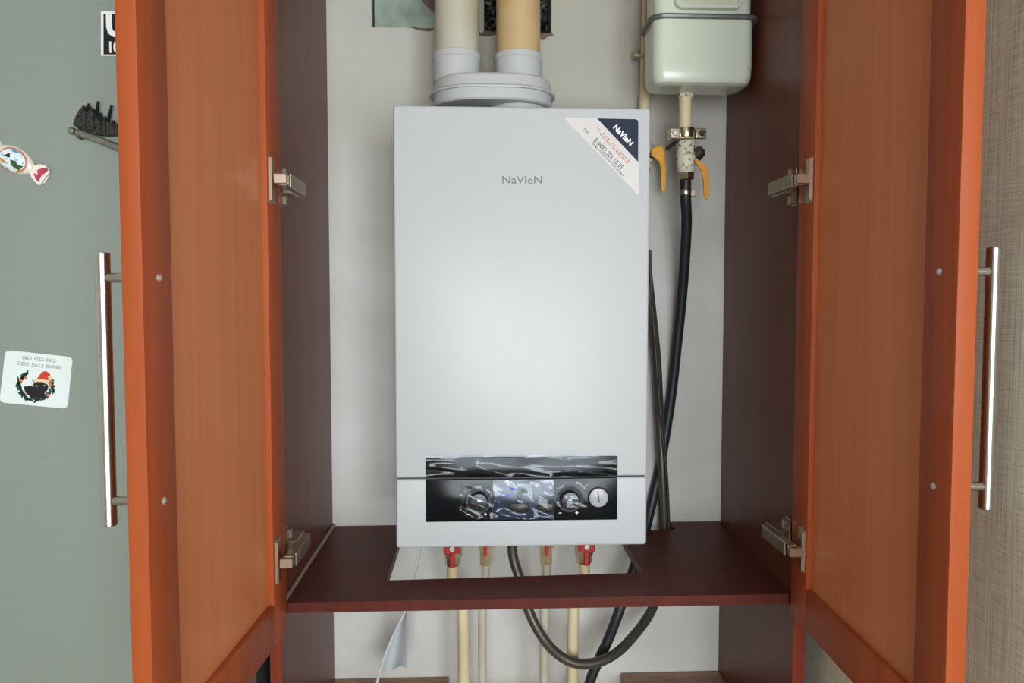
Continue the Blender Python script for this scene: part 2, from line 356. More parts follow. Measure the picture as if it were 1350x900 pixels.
# lacquered edge strips on the front of the side panels
obj('edge_strip', B(XI0-TH, XI0, DF-0.0015, DF, 0, ZTOP), M_EDGE, cab, label='red-brown front edging')
obj('edge_strip', B(XI1F, XI1F+0.019, DF-0.0015, DF, 0, ZTOP), M_EDGE, cab, label='red-brown front edging')
def shelf(name, zt, th, c0, c1, cy0, cy1, m, yf, notch=None):
    bm = new()
    pts = [(XI0, yf), (XI1F+0.0005, yf), (XI1B, -0.002), *([(notch[1], -0.002), (notch[1], notch[2]), (notch[0], notch[2]), (notch[0], -0.002)] if notch else []), (c1, -0.002), (c1, cy1), (c0, cy0), (c0, -0.002), (XI0, -0.002)]
    prism(bm, [(x, y, zt-th) for x, y in pts], (0, 0, th)); return obj(name, bm, m, cab, bevel=0.0008, seg=1)
shelf('shelf', ZS, 0.016, -0.151, 0.270, -0.301, -0.285, M_SHELF, DF+0.006, (0.308, 0.384, -0.058))
sh = obj('shelf_edge', B(XI0, XI1F, DF+0.0045, DF+0.006, ZS-0.016, ZS), M_SHELF, cab)
shelf('shelf', ZL, 0.018, at(592, 893, 0).x, at(818, 887, 0).x, -0.22, -0.22, M_LEDGE, DF+0.02)
obj('top_panel', B(XI0, XI1F, DF+0.003, -0.002, ZTOP-0.017, ZTOP), M_SIDE, cab)
# silicone bead along the shelf joint at the left
bm = new(); tube(bm, [(XI0+0.003, -0.004, ZS+0.002), (XI0+0.003, -0.2, ZS+0.002), (XI0+0.003, DF+0.012, ZS+0.002)], 0.0035, 8)
obj('joint_strip', bm, mat('grey_joint', srgb(140, 122, 108), 0.5, var=0.05), cab, True, label='greyish joint strip')

def make_door(side, hx, hy, fpx, width, zb, handle_x, hz, screws, hinge_px, label):
    # find the free corner on the photo ray, at the door's width from the hinge corner
    best = min((abs(hypot(at(fpx, 450, -0.70-0.0005*k).x-hx, -0.70-0.0005*k-hy)-width), -0.70-0.0005*k) for k in range(320))[1]
    u = Vector((at(fpx, 450, best).x-hx, best-hy, 0)).normalized()
    n = Vector((u.y, -u.x, 0))                        # outward normal
    if n.x*side < 0: n = -n
    O = Vector((hx, hy, 0))
    T = lambda p: O+u*p.x+n*p.y+Vector((0, 0, p.z))   # local: x along the door, y from inner to outer face
    zt = ZTOP-0.004; sw = 0.058; rw = 0.060; th = 0.0195
    bm = new()
    d = new()
    for a in ((0, sw, 0, th, zb, zt), (width-sw, width, 0, th, zb, zt), (sw, width-sw, 0, th, zb, zb+rw), (sw, width-sw, 0, th, zt-rw, zt)):
        b2 = B(*a, T=T); bmesh.ops.bevel(b2, geom=list(b2.edges), offset=0.0016, segments=2, affect='EDGES', profile=0.5)
        me = bpy.data.meshes.new('t'); b2.to_mesh(me); b2.free(); d.from_mesh(me); bpy.data.meshes.remove(me)
    door = obj('door', d, M_FRAME, cab, True, label=label)
    obj('door_panel', B(sw-0.006, width-sw+0.006, 0.0075, 0.0145, zb+rw-0.006, zt-rw+0.006, T=T), M_PANEL, door, label='paler recessed door panel')
    # bar handle on the outer face
    hb = T(Vector((width-0.030, th, 0)))
    hp = hb+n*abs(at(handle_x[0], handle_x[1], hb.y).x-hb.x)
    bm = new()
    bx = lambda z: Vector((hp.x, hp.y, z))
    lathe(bm, bx(hz[0]), (0, 0, 1), [(0.0060, 0), (0.0068, 0.001), (0.0068, hz[1]-hz[0]-0.001), (0.0060, hz[1]-hz[0])], 20)
    for z in hz[2:]: tube(bm, [Vector((hb.x, hb.y, z)), Vector((hp.x, hp.y, z))], 0.0047, 14)
    obj('bar_handle', bm, M_STEEL, door, True, label='long satin steel bar handle')
    for z in hz[2:]:
        bm = new(); lathe(bm, T(Vector((width-0.030, 0.0005, z))), -n, [(0.0038, 0), (0.0038, 0.0012), (0.0026, 0.0022)], 14)
        c = T(Vector((width-0.030, 0, z)))
        obj('screw', bm, M_SCREW, door, True)
    # concealed hinges
    for zc in hinge_px:
        bm = new(); s = side
        P = lambda p: T(p)
        box(bm, 0.030, 0.054, -0.0018, 0.0005, zc-0.031, zc+0.031, T=P)               # cup flange screwed to the stile
        box(bm, 0.0535, 0.0555, -0.0062, -0.0005, zc-0.029, zc+0.029, T=P)
        xi = XI0 if s < 0 else XI1F
        sg = -s
        def bb(x0, x1, y0, y1, z0, z1): box(bm, min(xi+sg*x0, xi+sg*x1), max(xi+sg*x0, xi+sg*x1), y0, y1, z0, z1)
        bb(0.016, 0.0335, -0.452, -0.440, zc-0.0065, zc+0.0065)                        # bright knuckle
        bb(0.020, 0.0315, -0.441, DF+0.050, zc-0.0075, zc+0.008)                       # arm
        bb(0.0335, 0.0355, -0.436, DF+0.040, zc-0.009, zc+0.0095)
        bb(0.0, 0.022, DF+0.010, DF+0.058, zc-0.009, zc+0.009)                         # mounting block
        bb(0.0, 0.004, DF+0.008, DF+0.026, zc-0.027, zc+0.027)                         # wings on the side panel
        bb(0.004, 0.014, DF+0.008, DF+0.016, zc-0.026, zc-0.013); bb(0.004, 0.014, DF+0.008, DF+0.016, zc+0.013, zc+0.026)
        obj('hinge', bm, M_NICKEL, door, bevel=0.0006, seg=1, label='nickel concealed hinge')
    return door
make_door(-1, -0.2835, -0.3945, 190, 0.400, 1.071, (138.5, 513), (1.338, 1.598, 1.5744, 1.362), 0, (at(370, 243, -0.40).z, at(370, 727, -0.40).z), 'cherry frame-and-panel door opening towards the fridge')
make_door(1, 0.4695, -0.3945, 1260, 0.400, 1.081, (1304, 498), (1.345, 1.6055, 1.5817, 1.368), 0, (at(1050, 243, -0.40).z, at(1050, 713, -0.40).z), 'cherry frame-and-panel door opening towards the wallpapered wall')

# ================================================================== REFRIGERATOR
YF = -0.43
fr = thing('refrigerator', (-0.632, -0.2, 0), 'tall grey brushed-metal refrigerator beside the open cabinet door', 'refrigerator')
obj('body', B(-0.928, -0.336, YF+0.055, -0.02, 0.04, 2.06), M_GASKET, fr, bevel=0.004)
obj('door', B(-0.932, -0.333, YF, YF+0.05, 0.70, 2.08), M_FRIDGE, fr, bevel=0.004, seg=3)
obj('door', B(-0.932, -0.333, YF, YF+0.05, 0.08, 0.692), M_FRIDGE, fr, bevel=0.004, seg=3)
obj('plinth', B(-0.92, -0.345, YF+0.07, YF+0.1, 0, 0.075), M_GASKET, fr)
# grip recessed bar on the hinge-free side (outside the frame)
bm = new(); tube(bm, [(-0.90, YF-0.04, 0.95), (-0.90, YF-0.04, 1.5)], 0.009, 12); tube(bm, [(-0.90, YF, 1.0), (-0.90, YF-0.04, 1.0)], 0.007, 10); tube(bm, [(-0.90, YF, 1.45), (-0.90, YF-0.04, 1.45)], 0.007, 10)
obj('handle', bm, M_STEEL, fr, True)

# ---- magnets
# card with wreath
c0 = [(8, 461), (96.5, 470.5), (89.5, 538.5), (0, 530)]
def round_quad(q, f=0.09):
    out = []
    for i in range(4):
        p = Vector(q[i]); a = p+(Vector(q[i-1])-p)*f; b = p+(Vector(q[(i+1) % 4])-p)*f
        for k in range(6): t = k/5; out.append(tuple(a*(1-t)**2+p*2*t*(1-t)+b*t*t))
    return out
card = thing('card_magnet', at(45, 535, YF), 'white card magnet printed with a black cat in a wreath and red hat', 'magnet', None)
bm = new(); poly_px(bm, round_quad(c0), YF, 0.0015); base = obj('card', bm, M_CARD, card)
YP = YF-0.0015
def pr(name, pts, m, parent, Y=YP, t=0.00025):
    bm = new()
    for p in pts: poly_px(bm, p, Y, t)
    return obj(name, bm, m, parent)
cs = lambda x, y: (x/7.5, 440+y/7.5)          # crop coordinates -> photo
leaves = []
for k in range(64):
    a = radians(-62+ (k/63)*300) if True else 0
    a = radians(300*k/63 - 60)
    if -58 < math.degrees(a) < -30: continue
    R = 165+random.uniform(-18, 18); cx, cy = 352+R*cos(a)*1.02, 512+R*sin(a)*0.82
    leaves.append([cs(*q) for q in ell(cx, cy, 36, 11, math.degrees(a)+90+random.uniform(-40, 40), 8)])
pr('wreath', leaves, M_FIR, base)
pr('berries', [[cs(*q) for q in ell(x, y, 17, 15, 0, 10)] for x, y in ((250, 436), (208, 466), (272, 592), (405, 632), (478, 604), (500, 505), (496, 470))], M_ORANGE, base, YP-0.0003)
cat = [(232, 520), (300, 512), (335, 520), (318, 452), (345, 470), (400, 478), (460, 488), (480, 520), (470, 555), (440, 585), (450, 640), (380, 645), (300, 620), (250, 575)]
pr('cat', [[cs(*q) for q in cat]], M_INKBLK, base, YP-0.0006)
pr('cat_eyes', [[cs(*q) for q in ell(362, 514, 14, 7, 10, 8)], [cs(*q) for q in ell(440, 510, 12, 7, -10, 8)]], M_INK, base, YP-0.0009)
pr('hat', [[cs(*q) for q in ((362, 450), (392, 405), (425, 372), (455, 368), (490, 390), (500, 430), (470, 415), (480, 455), (420, 460))]], M_SANTA, base, YP-0.0006)
pr('hat_trim', [[cs(*q) for q in ((330, 488), (345, 450), (400, 446), (470, 458), (478, 498), (420, 482), (370, 480))], [cs(*q) for q in ell(503, 438, 20, 19, 0, 12)]], M_CREAMP, base, YP-0.0009)
marks = []
for (xa, ya, xb, yb) in ((222, 235, 545, 268), (172, 290, 585, 332)):
    k = 0; x = xa
    L = xb-xa
    words = (0.25, 0.33, 0.63, 0.69) if ya < 250 else (0.26, 0.33, 0.60, 0.65)
    while x < xb:
        f = (x-xa)/L; y = ya+(yb-ya)*f
        if not (words[0] < f < words[1] or words[2] < f < words[3]):
            h = random.uniform(14, 20)
            for q in ((x, y-h, x+5, y+h), (x, y-h, x+17, y-h+6), (x+4, y+h-6, x+19, y+h)) if random.random() < 0.6 else ((x, y-h, x+5, y+h), (x+12, y-h*0.8, x+17, y+h), (x, y-3, x+16, y+3)):
                marks.append([cs(q[0], q[1]), cs(q[2], q[1]), cs(q[2], q[3]), cs(q[0], q[3])])
        x += 24
pr('printed_lines', marks, M_INK, base)

# black number plate magnet, running on behind the cabinet door
pm = thing('plate_magnet', at(160, 73, YF), 'black square magnet with white rim showing a letter U and 10', 'magnet')
w, h = 62, 58
q = [(134, 15.5), (134+w, 16.5), (134+w, 74.5), (134, 74)]
bm = new(); poly_px(bm, q, YF, 0.002); rim = obj('rim', bm, M_PRINTW, pm)
q2 = [(136.5, 18), (134+w-2.5, 19), (134+w-2.5, 72), (136.5, 71.8)]
bm = new(); poly_px(bm, q2, YF-0.002, 0.0004); pl = obj('plate', bm, M_INKBLK, pm)
A = at(155, 34, YF-0.0026); obj('letter_u', text_bm('U', 0.046, A, X_, Z_, 0.0002, 1.0, bold=0.0016), M_PRINTW, pl)
A = at(149.5, 63, YF-0.0026); obj('number', text_bm('10', 0.0205, A, X_, Z_, 0.0002, 0.8, bold=0.0006), M_PRINTW, pl)

# dark pewter city skyline magnet
sk = thing('skyline_magnet', at(125, 190, YF), 'dark pewter magnet shaped like a ship of spires', 'magnet')
ks = lambda x, y: (80+x/10, 120+y/10)
bm = new(); poly_px(bm, [ks(*p) for p in ((190, 450), (230, 350), (280, 260), (320, 210), (370, 230), (400, 230), (440, 225), (470, 260), (490, 380), (530, 400), (560, 370), (620, 400), (680, 430), (760, 440), (900, 470), (900, 640), (740, 600), (640, 590), (560, 600), (470, 580), (380, 560), (260, 510))], YF, 0.007)
town = obj('town', bm, M_PEWTER, sk, bevel=0.001, seg=1)
for tw in ([(215, 470), (245, 330), (275, 262), (300, 205), (322, 195), (345, 250), (352, 520)], [(355, 520), (362, 300), (395, 235), (425, 222), (455, 250), (462, 540)], [(500, 560), (505, 330), (525, 300), (548, 340), (552, 560)], [(565, 575), (570, 360), (600, 335), (612, 370), (618, 580)], [(640, 585), (650, 420), (690, 395), (730, 430), (735, 595)]):
    bm = new(); poly_px(bm, [ks(*p) for p in tw], YF-0.004, 0.0045); obj('tower', bm, M_PEWTER, sk, bevel=0.0007, seg=1)
for (x0, y0_, x1, y1_, r) in ((372, 250, 368, 165, 0.0017), (465, 350, 495, 135, 0.0018), (620, 410, 672, 185, 0.0017), (520, 390, 525, 290, 0.002), (545, 395, 550, 345, 0.002), (700, 430, 690, 390, 0.002), (330, 260, 330, 215, 0.0022), (800, 450, 830, 300, 0.0018)):
    a, b = at(*ks(x0, y0_), YF-0.007), at(*ks(x1, y1_), YF-0.007)
    bm = new(); tube(bm, [a, (a+b)/2, b], lambda t, r=r: r*(1.5-0.6*t), 8, smooth=False); obj('spire', bm, M_MATTE, sk, True)
bm = new(); tube(bm, [at(*ks(*p), YF-0.006) for p in ((215, 550), (300, 572), (400, 606), (560, 668), (740, 738), (900, 790))], 0.0050, 10); obj('keel', bm, M_PEWTERL, sk, True)
bm = new(); lathe(bm, at(*ks(170, 535), YF), (0, -1, 0), [(0.005, 0), (0.005, 0.006), (0.0038, 0.0085), (0.001, 0.0092)], 18); obj('boss', bm, M_PEWTERL, sk, True)
bm = new(); poly_px(bm, [ks(*p) for p in ((210, 590), (320, 630), (285, 650), (230, 620))], YF, 0.004); obj('foot', bm, M_PEWTER, sk)

# candy-shaped ceramic magnet
cn = thing('candy_magnet', at(24, 240, YF), 'cream ceramic candy-shaped magnet with painted scene and pink twisted ends', 'magnet')
pc = lambda x, y: (x/10, 170+y/10)             # crop coordinates -> photo
c = Vector(pc(195, 405)); ax = Vector((0.876, 0.482)).normalized(); nx_ = Vector((-ax.y, ax.x)); HL, HW, HT = 29.0, 11.8, 0.013
def cw(f): return HW*max(f, 0)**0.9+5.2
bm = new(); rings = []
for i in range(25):
    a = -HL+2*HL*i/24; f = 1-(a/HL)**2; wv = cw(f)
    r = []
    for k in range(17):
        t = pi*k/16; b = -wv*cos(t); p = c+ax*a+nx_*b
        r.append(at(p.x, p.y, YF-(0.005+(HT-0.005)*max(f, 0)**0.6)*sin(t)))
    rings.append(r)
loft(bm, rings); body = obj('body', bm, M_CER, cn, True)
def cap_patch(name, pts, m, lift, t=0.0006):
    bm = new(); top = []
    def surf(a, b):
        f = 1-(a/HL)**2; wv = cw(f); s_ = math.sqrt(max(0, 1-(b/wv)**2))
        p = c+ax*a+nx_*b; return at(p.x, p.y, YF-(0.005+(HT-0.005)*max(f, 0)**0.6)*s_-lift)
    ca = sum(p[0] for p in pts)/len(pts); cb = sum(p[1] for p in pts)/len(pts)
    ctr = bm.verts.new(surf(ca, cb)); prev = None; N = 6
    grid = [[bm.verts.new(surf(ca+(a-ca)*j/N, cb+(b-cb)*j/N)) for a, b in pts] for j in range(1, N+1)]
    n = len(pts)
    for i in range(n): bm.faces.new((ctr, grid[0][i], grid[0][(i+1) % n]))
    for g0, g1 in zip(grid, grid[1:]):
        for i in range(n): bm.faces.new((g0[i], g1[i], g1[(i+1) % n], g0[(i+1) % n]))
    return obj(name, bm, m, body, True)
def inv(x, y): p = Vector(pc(x, y))-c; return (p.dot(ax), p.dot(nx_))
med = [inv(*p) for p in ell(165, 410, 205, 160, 28, 28)]
cap_patch('medallion_rim', med, M_RIM, 0.0004)
cap_patch('medallion', [inv(*p) for p in ell(160, 408, 184, 138, 28, 28)], M_SKYB, 0.0008)
cap_patch('painted_hill', [inv(*p) for p in ((130, 400), (210, 425), (225, 470), (310, 490), (255, 545), (190, 520), (140, 470))], M_GREEN, 0.0012)
cap_patch('painted_peak', [inv(*p) for p in ((50, 345), (130, 310), (130, 375), (90, 368))], M_INKBLK, 0.0012)
cap_patch('painted_cloud', [inv(*p) for p in ((140, 280), (200, 278), (275, 320), (200, 312))], mat('painted_blue', srgb(70, 160, 196), 0.3, var=0.1), 0.0012)
cap_patch('painted_boat', [inv(*p) for p in ((220, 540), (260, 540), (235, 575), (215, 570))], M_OLIVE, 0.0012)
cap_patch('painted_shore', [inv(*p) for p in ((0, 370), (50, 400), (90, 450), (30, 440), (0, 410))], M_OLIVE, 0.0012)
def tail(pts, pk):
    bm = new(); poly_px(bm, [pc(*p) for p in pts], YF-0.0015, 0.006); t = obj('twist_end', bm, M_CER, cn, bevel=0.0015, seg=2)
    bm = new(); poly_px(bm, [pc(*p) for p in pk], YF-0.0075, 0.0004); obj('pink_stripe', bm, M_PINK, t)
tail([(420, 590), (470, 490), (540, 468), (620, 480), (668, 540), (668, 590), (610, 650), (580, 700), (565, 750), (530, 748), (480, 690), (445, 640)],
     [(490, 540), (560, 515), (620, 515), (636, 545), (570, 600), (530, 640), (515, 705), (470, 660), (442, 580), (500, 600)])
tail([(30, 255), (10, 300), (-60, 330), (-130, 300), (-190, 250), (-150, 200), (-110, 110), (-60, 90), (-20, 120), (15, 150), (20, 220)],
     [(-20, 250), (-80, 290), (-150, 250), (-120, 190), (-80, 140), (-30, 170)])

# ================================================================== BOILER
YBF = -0.262
P0, P1 = at(518, 138, YBF), at(856, 143, YBF); P2, P3 = at(522, 722, YBF), at(854, 718.5, YBF)
BX0, BX1 = (P0.x+P2.x)/2, (P1.x+P3.x)/2; BZ1 = (P0.z+P1.z)/2; BZ0 = (P2.z+P3.z)/2
zsm = at(688, 629.5, YBF).z
bo = thing('gas_boiler', ((BX0+BX1)/2, -0.13, BZ0), 'white wall-hung gas boiler with a black control panel', 'boiler')
def slab(x0, x1, z0, z1, y0, y1, r=0.006, e=0.004):     # cover with rounded front edges, thickness from y0 (front) to y1
    bm = new(); cx, cz = (x0+x1)/2, (z0+z1)/2; rings = []
    for dy, ins in ((y1-y0, 0), (e, 0), (e*0.45, e*0.16), (e*0.15, e*0.45), (0, e)):
        rings.append([(cx+p[0], y0+dy, cz+p[1]) for p in rrect(x1-x0-2*ins, z1-z0-2*ins, max(r-ins, 0.001))])
    loft(bm, rings); return bm
obj('casing', B(BX0+0.003, BX1-0.003, YBF+0.03, -0.012, BZ0+0.004, BZ1-0.003), M_WHITE, bo, bevel=0.002)
up = obj('front_cover', slab(BX0, BX1, zsm+0.0011, BZ1, YBF, YBF+0.045, 0.005), M_WHITE, bo, True)
lo_ = obj('lower_cover', slab(BX0, BX1, BZ0, zsm-0.0011, YBF, YBF+0.045, 0.005), M_WHITE, bo, True)
obj('cover_seam', B(BX0+0.004, BX1-0.004, YBF+0.006, YBF+0.029, zsm-0.003, zsm+0.003), M_SEAM, bo)
obj('wall_bracket', B(BX0+0.05, BX1-0.05, -0.012, -0.001, BZ1-0.12, BZ1-0.06), M_SEAM, bo)
# logo
A = at(688.5, 237.5, YBF-0.0004); lg = 0.0175
obj('logo_lettering', text_bm('NaVIeN', lg, A, X_, Z_, 0.0005, 1.16), M_LOGO, up)
# control panel
def pz(x, y, Y=YBF): return at(x, y, Y)
a, b = pz(561, 603), pz(814, 628); c_, d_ = pz(562, 630.5), pz(814, 684.5)
obj('panel_strip', slab(a.x, b.x, zsm+0.0014, a.z, YBF-0.0016, YBF+0.004, 0.002, 0.001), M_BLACK, up, True)
cp = obj('control_panel', slab(a.x, b.x, d_.z, zsm-0.0014, YBF-0.0018, YBF+0.004, 0.002, 0.001), M_BLACK, bo, True)
YC = YBF-0.0018
def knob(px, py, r):
    bm = new(); lathe(bm, at(px, py, YC+0.0003), (0, -1, 0), [(r, 0), (r, 0.003), (r*0.93, 0.010), (r*0.86, 0.0125), (r*0.4, 0.0135), (0.0005, 0.0136)], 32); k = obj('knob', bm, M_KNOB, cp, True)
for px, py in ((631, 660), (751, 658)):
    knob(px, py, 0.0165)
    bm = new(); lathe(bm, at(px, py, YC+0.0003), (0, -1, 0), [(0.0215, 0), (0.0215, 0.0012), (0.0175, 0.0016), (0.0175, 0.0002)], 36); obj('knob_ring', bm, M_SEAM, cp, True)
    bm = new(); poly_px(bm, [(px-1, py-1.5), (px+3.4, py-1.2), (px+3, py+1.6), (px-1.5, py+1.4)], YC-0.0134, 0.0006); obj('knob_mark', bm, M_PRINTW, cp)
a2, b2 = pz(649, 632), pz(730.5, 683.5)
obj('display', slab(a2.x, b2.x, b2.z, a2.z, YC-0.0008, YC+0.001, 0.001, 0.0004), M_LCD, cp, True)
for px in (688, 718):
    bm = new(); ctr = at(px-(4 if px < 700 else -2), 669, YC-0.0008)
    wv = 0.034 if px < 700 else 0.028
    rings = [[(ctr.x+p[0], ctr.y-dy, ctr.z+p[1]) for p in rrect(wv-2*i_, 0.0155-2*i_, 0.0076-i_, 7)] for dy, i_ in ((0, 0), (0.0018, 0), (0.0026, 0.0012))]
    loft(bm, rings); obj('button', bm, M_DARKM, cp, True)
# gauge
g0 = at(789, 655.5, YC+0.0003)
bm = new(); lathe(bm, g0, (0, -1, 0), [(0.0178, 0), (0.0178, 0.0022), (0.0158, 0.0032), (0.0158, 0.0012)], 36); obj('gauge_ring', bm, M_KNOB, cp, True)
bm = new(); lathe(bm, g0, (0, -1, 0), [(0.0157, 0), (0.0157, 0.0018), (0.015, 0.0022), (0.0005, 0.0024)], 36); obj('gauge', bm, M_GAUGE, cp, True, label='round grey pressure gauge')
bm = new(); poly_px(bm, [(787.4, 647), (788.6, 647), (791, 662), (789.4, 662)], YC-0.0024, 0.0004); obj('needle', bm, M_INKD, cp)
bm = new(); poly_px(bm, [(787.6, 651), (789.8, 651), (789.6, 654.5), (788.2, 654.5)], YC-0.0027, 0.0003); obj('needle_tip', bm, M_RED, cp)
def plus(px, py, r=1.9, minus=False):
    bm = new(); poly_px(bm, [(px-r, py-0.45), (px+r, py-0.45), (px+r, py+0.45), (px-r, py+0.45)], YC, 0.0003)
    if not minus: poly_px(bm, [(px-0.45, py-r), (px+0.45, py-r), (px+0.45, py+r), (px-0.45, py+r)], YC-0.0001, 0.0003)
    obj('printed_sign', bm, M_PRINTW, cp)
plus(640, 677.5); plus(738.5, 676, minus=True); plus(760.5, 675.5, 2.2); plus(618, 678, minus=True)
# wrinkled protective films
def film(name, x0, y0, x1, y1, Y, amp, sc, nx=60, nz=24, parent=cp, seed=0.0, ax_=(0.7, 1.0)):
    bm = new(); V = []
    for j in range(nz+1):
        row = []
        for i in range(nx+1):
            p = at(x0+(x1-x0)*i/nx, y0+(y1-y0)*j/nz, Y); q = Vector((p.x*sc*ax_[0]+p.z*sc*0.5, p.z*sc*ax_[1], seed))
            hgt = amp*(1-abs(noise.noise(q))*1.9)+amp*0.5*noise.noise(q*2.7)
            p.y -= max(hgt, 0.0)+0.0002; row.append(bm.verts.new(p))
        V.append(row)
    for j in range(nz):
        for i in range(nx): bm.faces.new((V[j][i], V[j+1][i], V[j+1][i+1], V[j][i+1]))
    return obj(name, bm, M_FILM, parent, True, label='wrinkled clear protective film')
film('protective_film', 562, 599.5, 813, 628.5, YBF-0.0022, 0.0050, 26, 90, 20, up, 1.3, (0.35, 1.6))
f2 = film('protective_film', 650, 632, 730, 683.5, YC-0.004, 0.0050, 30, 50, 34, cp, 4.1)
film('protective_film', 606, 640, 650, 683, YC-0.0140, 0.0055, 28, 30, 28, cp, 7.7)
film('protective_film', 733, 634, 778, 668, YC-0.0140, 0.0050, 28, 30, 24, cp, 2.9)
for (px, py, rot, m_) in ((675.5, 644.2, 5, M_BLUEM), (667.8, 653, 8, M_BLUEM)):
    bm = new(); poly_px(bm, ell(px, py, 3.2, 1.6, rot, 12), YC-0.0010, 0.0003); obj('printed_mark', bm, m_, cp)
bm = new()
for s_ in ([(684, 651), (687, 643.5), (687.8, 644), (685, 651.2)], [(683, 649), (686.5, 650.5), (686.2, 651.2), (682.8, 650)], [(695.5, 652), (697.6, 647), (698.3, 647.4), (696.2, 652.3)], [(684, 646), (687, 645), (687.2, 645.8), (684.2, 646.8)]): poly_px(bm, s_, YC-0.0010, 0.0003)
obj('printed_mark', bm, M_GREENM, cp)
# sticker
st_px = [(744, 155.5), (841.5, 156.5), (842, 259)]
bm = new(); poly_px(bm, [(744, 155.5), (749, 155.2), (838, 156), (841.2, 157.2), (842, 160), (842.3, 254), (840, 256), (746, 158.5)], YBF, 0.00045); st = obj('sticker', bm, M_PAPER, bo, label='triangular paper sticker with navy corner')
bm = new(); poly_px(bm, [(787, 156), (838, 157), (841, 158.5), (841.6, 162), (841.4, 213.5)], YBF-0.00045, 0.0002); obj('navy_corner', bm, M_NAVY, st)
p_a, p_b = at(790, 158, YBF), at(840, 211, YBF); dg = (p_b-p_a); upv = Vector((-dg.z, 0, dg.x)) ; upv = Vector((dg.z*-1, 0, dg.x))
YT = YBF-0.0007
A = at(821.5, 178.5, YT); obj('lettering', text_bm('NaVIeN', 0.0125, A, dg, upv, 0.0002, 1.0, bold=0.0004), M_PRINTW, st)
A = at(802.3, 203, YT+0.0002); obj('lettering', text_bm('8 (800) 505 10 05', 0.0112, A, dg, upv, 0.00015, 0.80, bold=0.00005), M_INKD, st)
A = at(773, 173, YT+0.0002); obj('lettering', text_bm('тел.', 0.0075, A, dg, upv, 0.00015, 0.9), M_INKD, st)
A = at(801, 209.6, YT+0.0002); obj('lettering', text_bm('Звонок по России бесплатный', 0.0060, A, dg, upv, 0.00015, 0.84), M_INKD, st)
# two unreadable red lines
e1 = Vector((46, 48.5)).normalized(); e2 = Vector((-e1.y, e1.x)); mk = []
for org, ln in (((787.5, 167.5), 62), ((787, 172), 58)):
    k = 0.0
    while k < ln:
        wd = random.choice((0.9, 1.2, 1.5))
        if random.random() < 0.82:
            o_ = Vector(org)+e1*k; hh = 1.15
            mk.append([tuple(o_-e2*hh), tuple(o_+e1*wd*0.35-e2*hh), tuple(o_+e1*wd*0.35+e2*hh), tuple(o_+e2*hh)])
            mk.append([tuple(o_+e2*random.choice((-hh, 0, hh-0.6))), tuple(o_+e1*wd+e2*random.choice((-hh, 0, hh-0.6))), tuple(o_+e1*wd+e2*hh), tuple(o_+e1*0.1+e2*hh)])
        k += 1.9 if random.random() < 0.85 else 3.4
bm = new()
for p in mk: poly_px(bm, p, YBF-0.00045, 0.0002)
obj('printed_lines', bm, M_INKR, st)

# ================================================================== FLUE
YFL = -0.13
fl1, fl2 = at(602, 78, YFL), at(683.5, 78, YFL)
fc = thing('flue_collector', ((fl1.x+fl2.x)/2, YFL, BZ1), 'white two-pipe oval flue collector on top of the boiler', 'flue')
cxs = (at(567, 115, YFL).x+at(731, 115, YFL).x)/2; wd = at(729, 115, YFL).x-at(570, 115, YFL).x
def stad(w, d, z, n=14):
    r = d/2; out = []
    for k in range(n+1): t = -pi/2+pi*k/n; out.append((cxs+w/2-r+r*cos(t), YFL+r*sin(t), z))
    for k in range(n+1): t = pi/2+pi*k/n; out.append((cxs-w/2+r+r*cos(t), YFL+r*sin(t), z))
    return out
zc0, zc1, zc2 = at(650, 131, YFL-0.07).z, at(650, 112, YFL-0.07).z, at(650, 95, YFL-0.07).z
D0 = 0.15
bm = new(); loft(bm, [stad(wd-0.010, D0-0.010, zc0), stad(wd-0.004, D0-0.004, zc0+0.003), stad(wd-0.004, D0-0.004, zc1-0.0045)]); obj('lower_shell', bm, M_PLASTIC, fc, True)
bm = new(); loft(bm, [stad(wd+0.008, D0+0.006, zc1-0.0045), stad(wd+0.009, D0+0.007, zc1-0.002), stad(wd+0.001, D0+0.001, zc1+0.001)]); obj('flange', bm, M_PLASTIC, fc, True)
bm = new(); loft(bm, [stad(wd-0.004, D0-0.002, zc1+0.001), stad(wd-0.008, D0-0.006, zc2-0.003), stad(wd-0.014, D0-0.012, zc2)]); obj('upper_shell', bm, M_PLASTIC, fc, True)
bm = new(); lathe(bm, (fl2.x-0.002, YFL, BZ1-0.0028), (0, 0, 1), [(0.052, 0), (0.052, zc0-BZ1+0.0025)], 36); obj('neck', bm, M_PLASTIC, fc, True)
zs1 = at(602, 62, YFL-0.04).z
for f in (fl1, fl2):
    bm = new(); lathe(bm, (f.x, YFL, zc2-0.001), (0, 0, 1), [(0.0415, 0), (0.0415, zs1-zc2-0.012), (0.0432, zs1-zc2-0.010), (0.0432, zs1-zc2-0.001), (0.042, zs1-zc2), (0.0395, zs1-zc2)], 40); obj('collar', bm, M_PLASTIC, fc, True)
def flue(f, tilt, m, label):
    t = thing('flue_pipe', (f.x, YFL, zs1), label, 'pipe')
    p = Vector((f.x, YFL, zs1-0.001)); top = p+Vector((tilt, 0, 0.20))
    bm = new(); tube(bm, [p, p+Vector((tilt*0.5, 0, 0.1)), top, top+Vector((0, 0.012, 0.05)), top+Vector((0, 0.05, 0.085)), Vector((top.x, 0.0, top.z+0.095))], 0.0392, 40, 6); obj('tube', bm, m, t, True)
    bm = new(); lathe(bm, (top.x, 0, top.z+0.095), (0, -1, 0), [(0.050, 0), (0.050, 0.002), (0.0395, 0.004)], 36); obj('wall_rosette', bm, M_PLASTIC, t, True)
flue(fl1, 0.001, M_CREAMW, 'aged off-white flue pipe rising from the collector')
flue(fl2, -0.001, M_YELLOWED, 'yellowed plastic flue pipe rising from the collector')

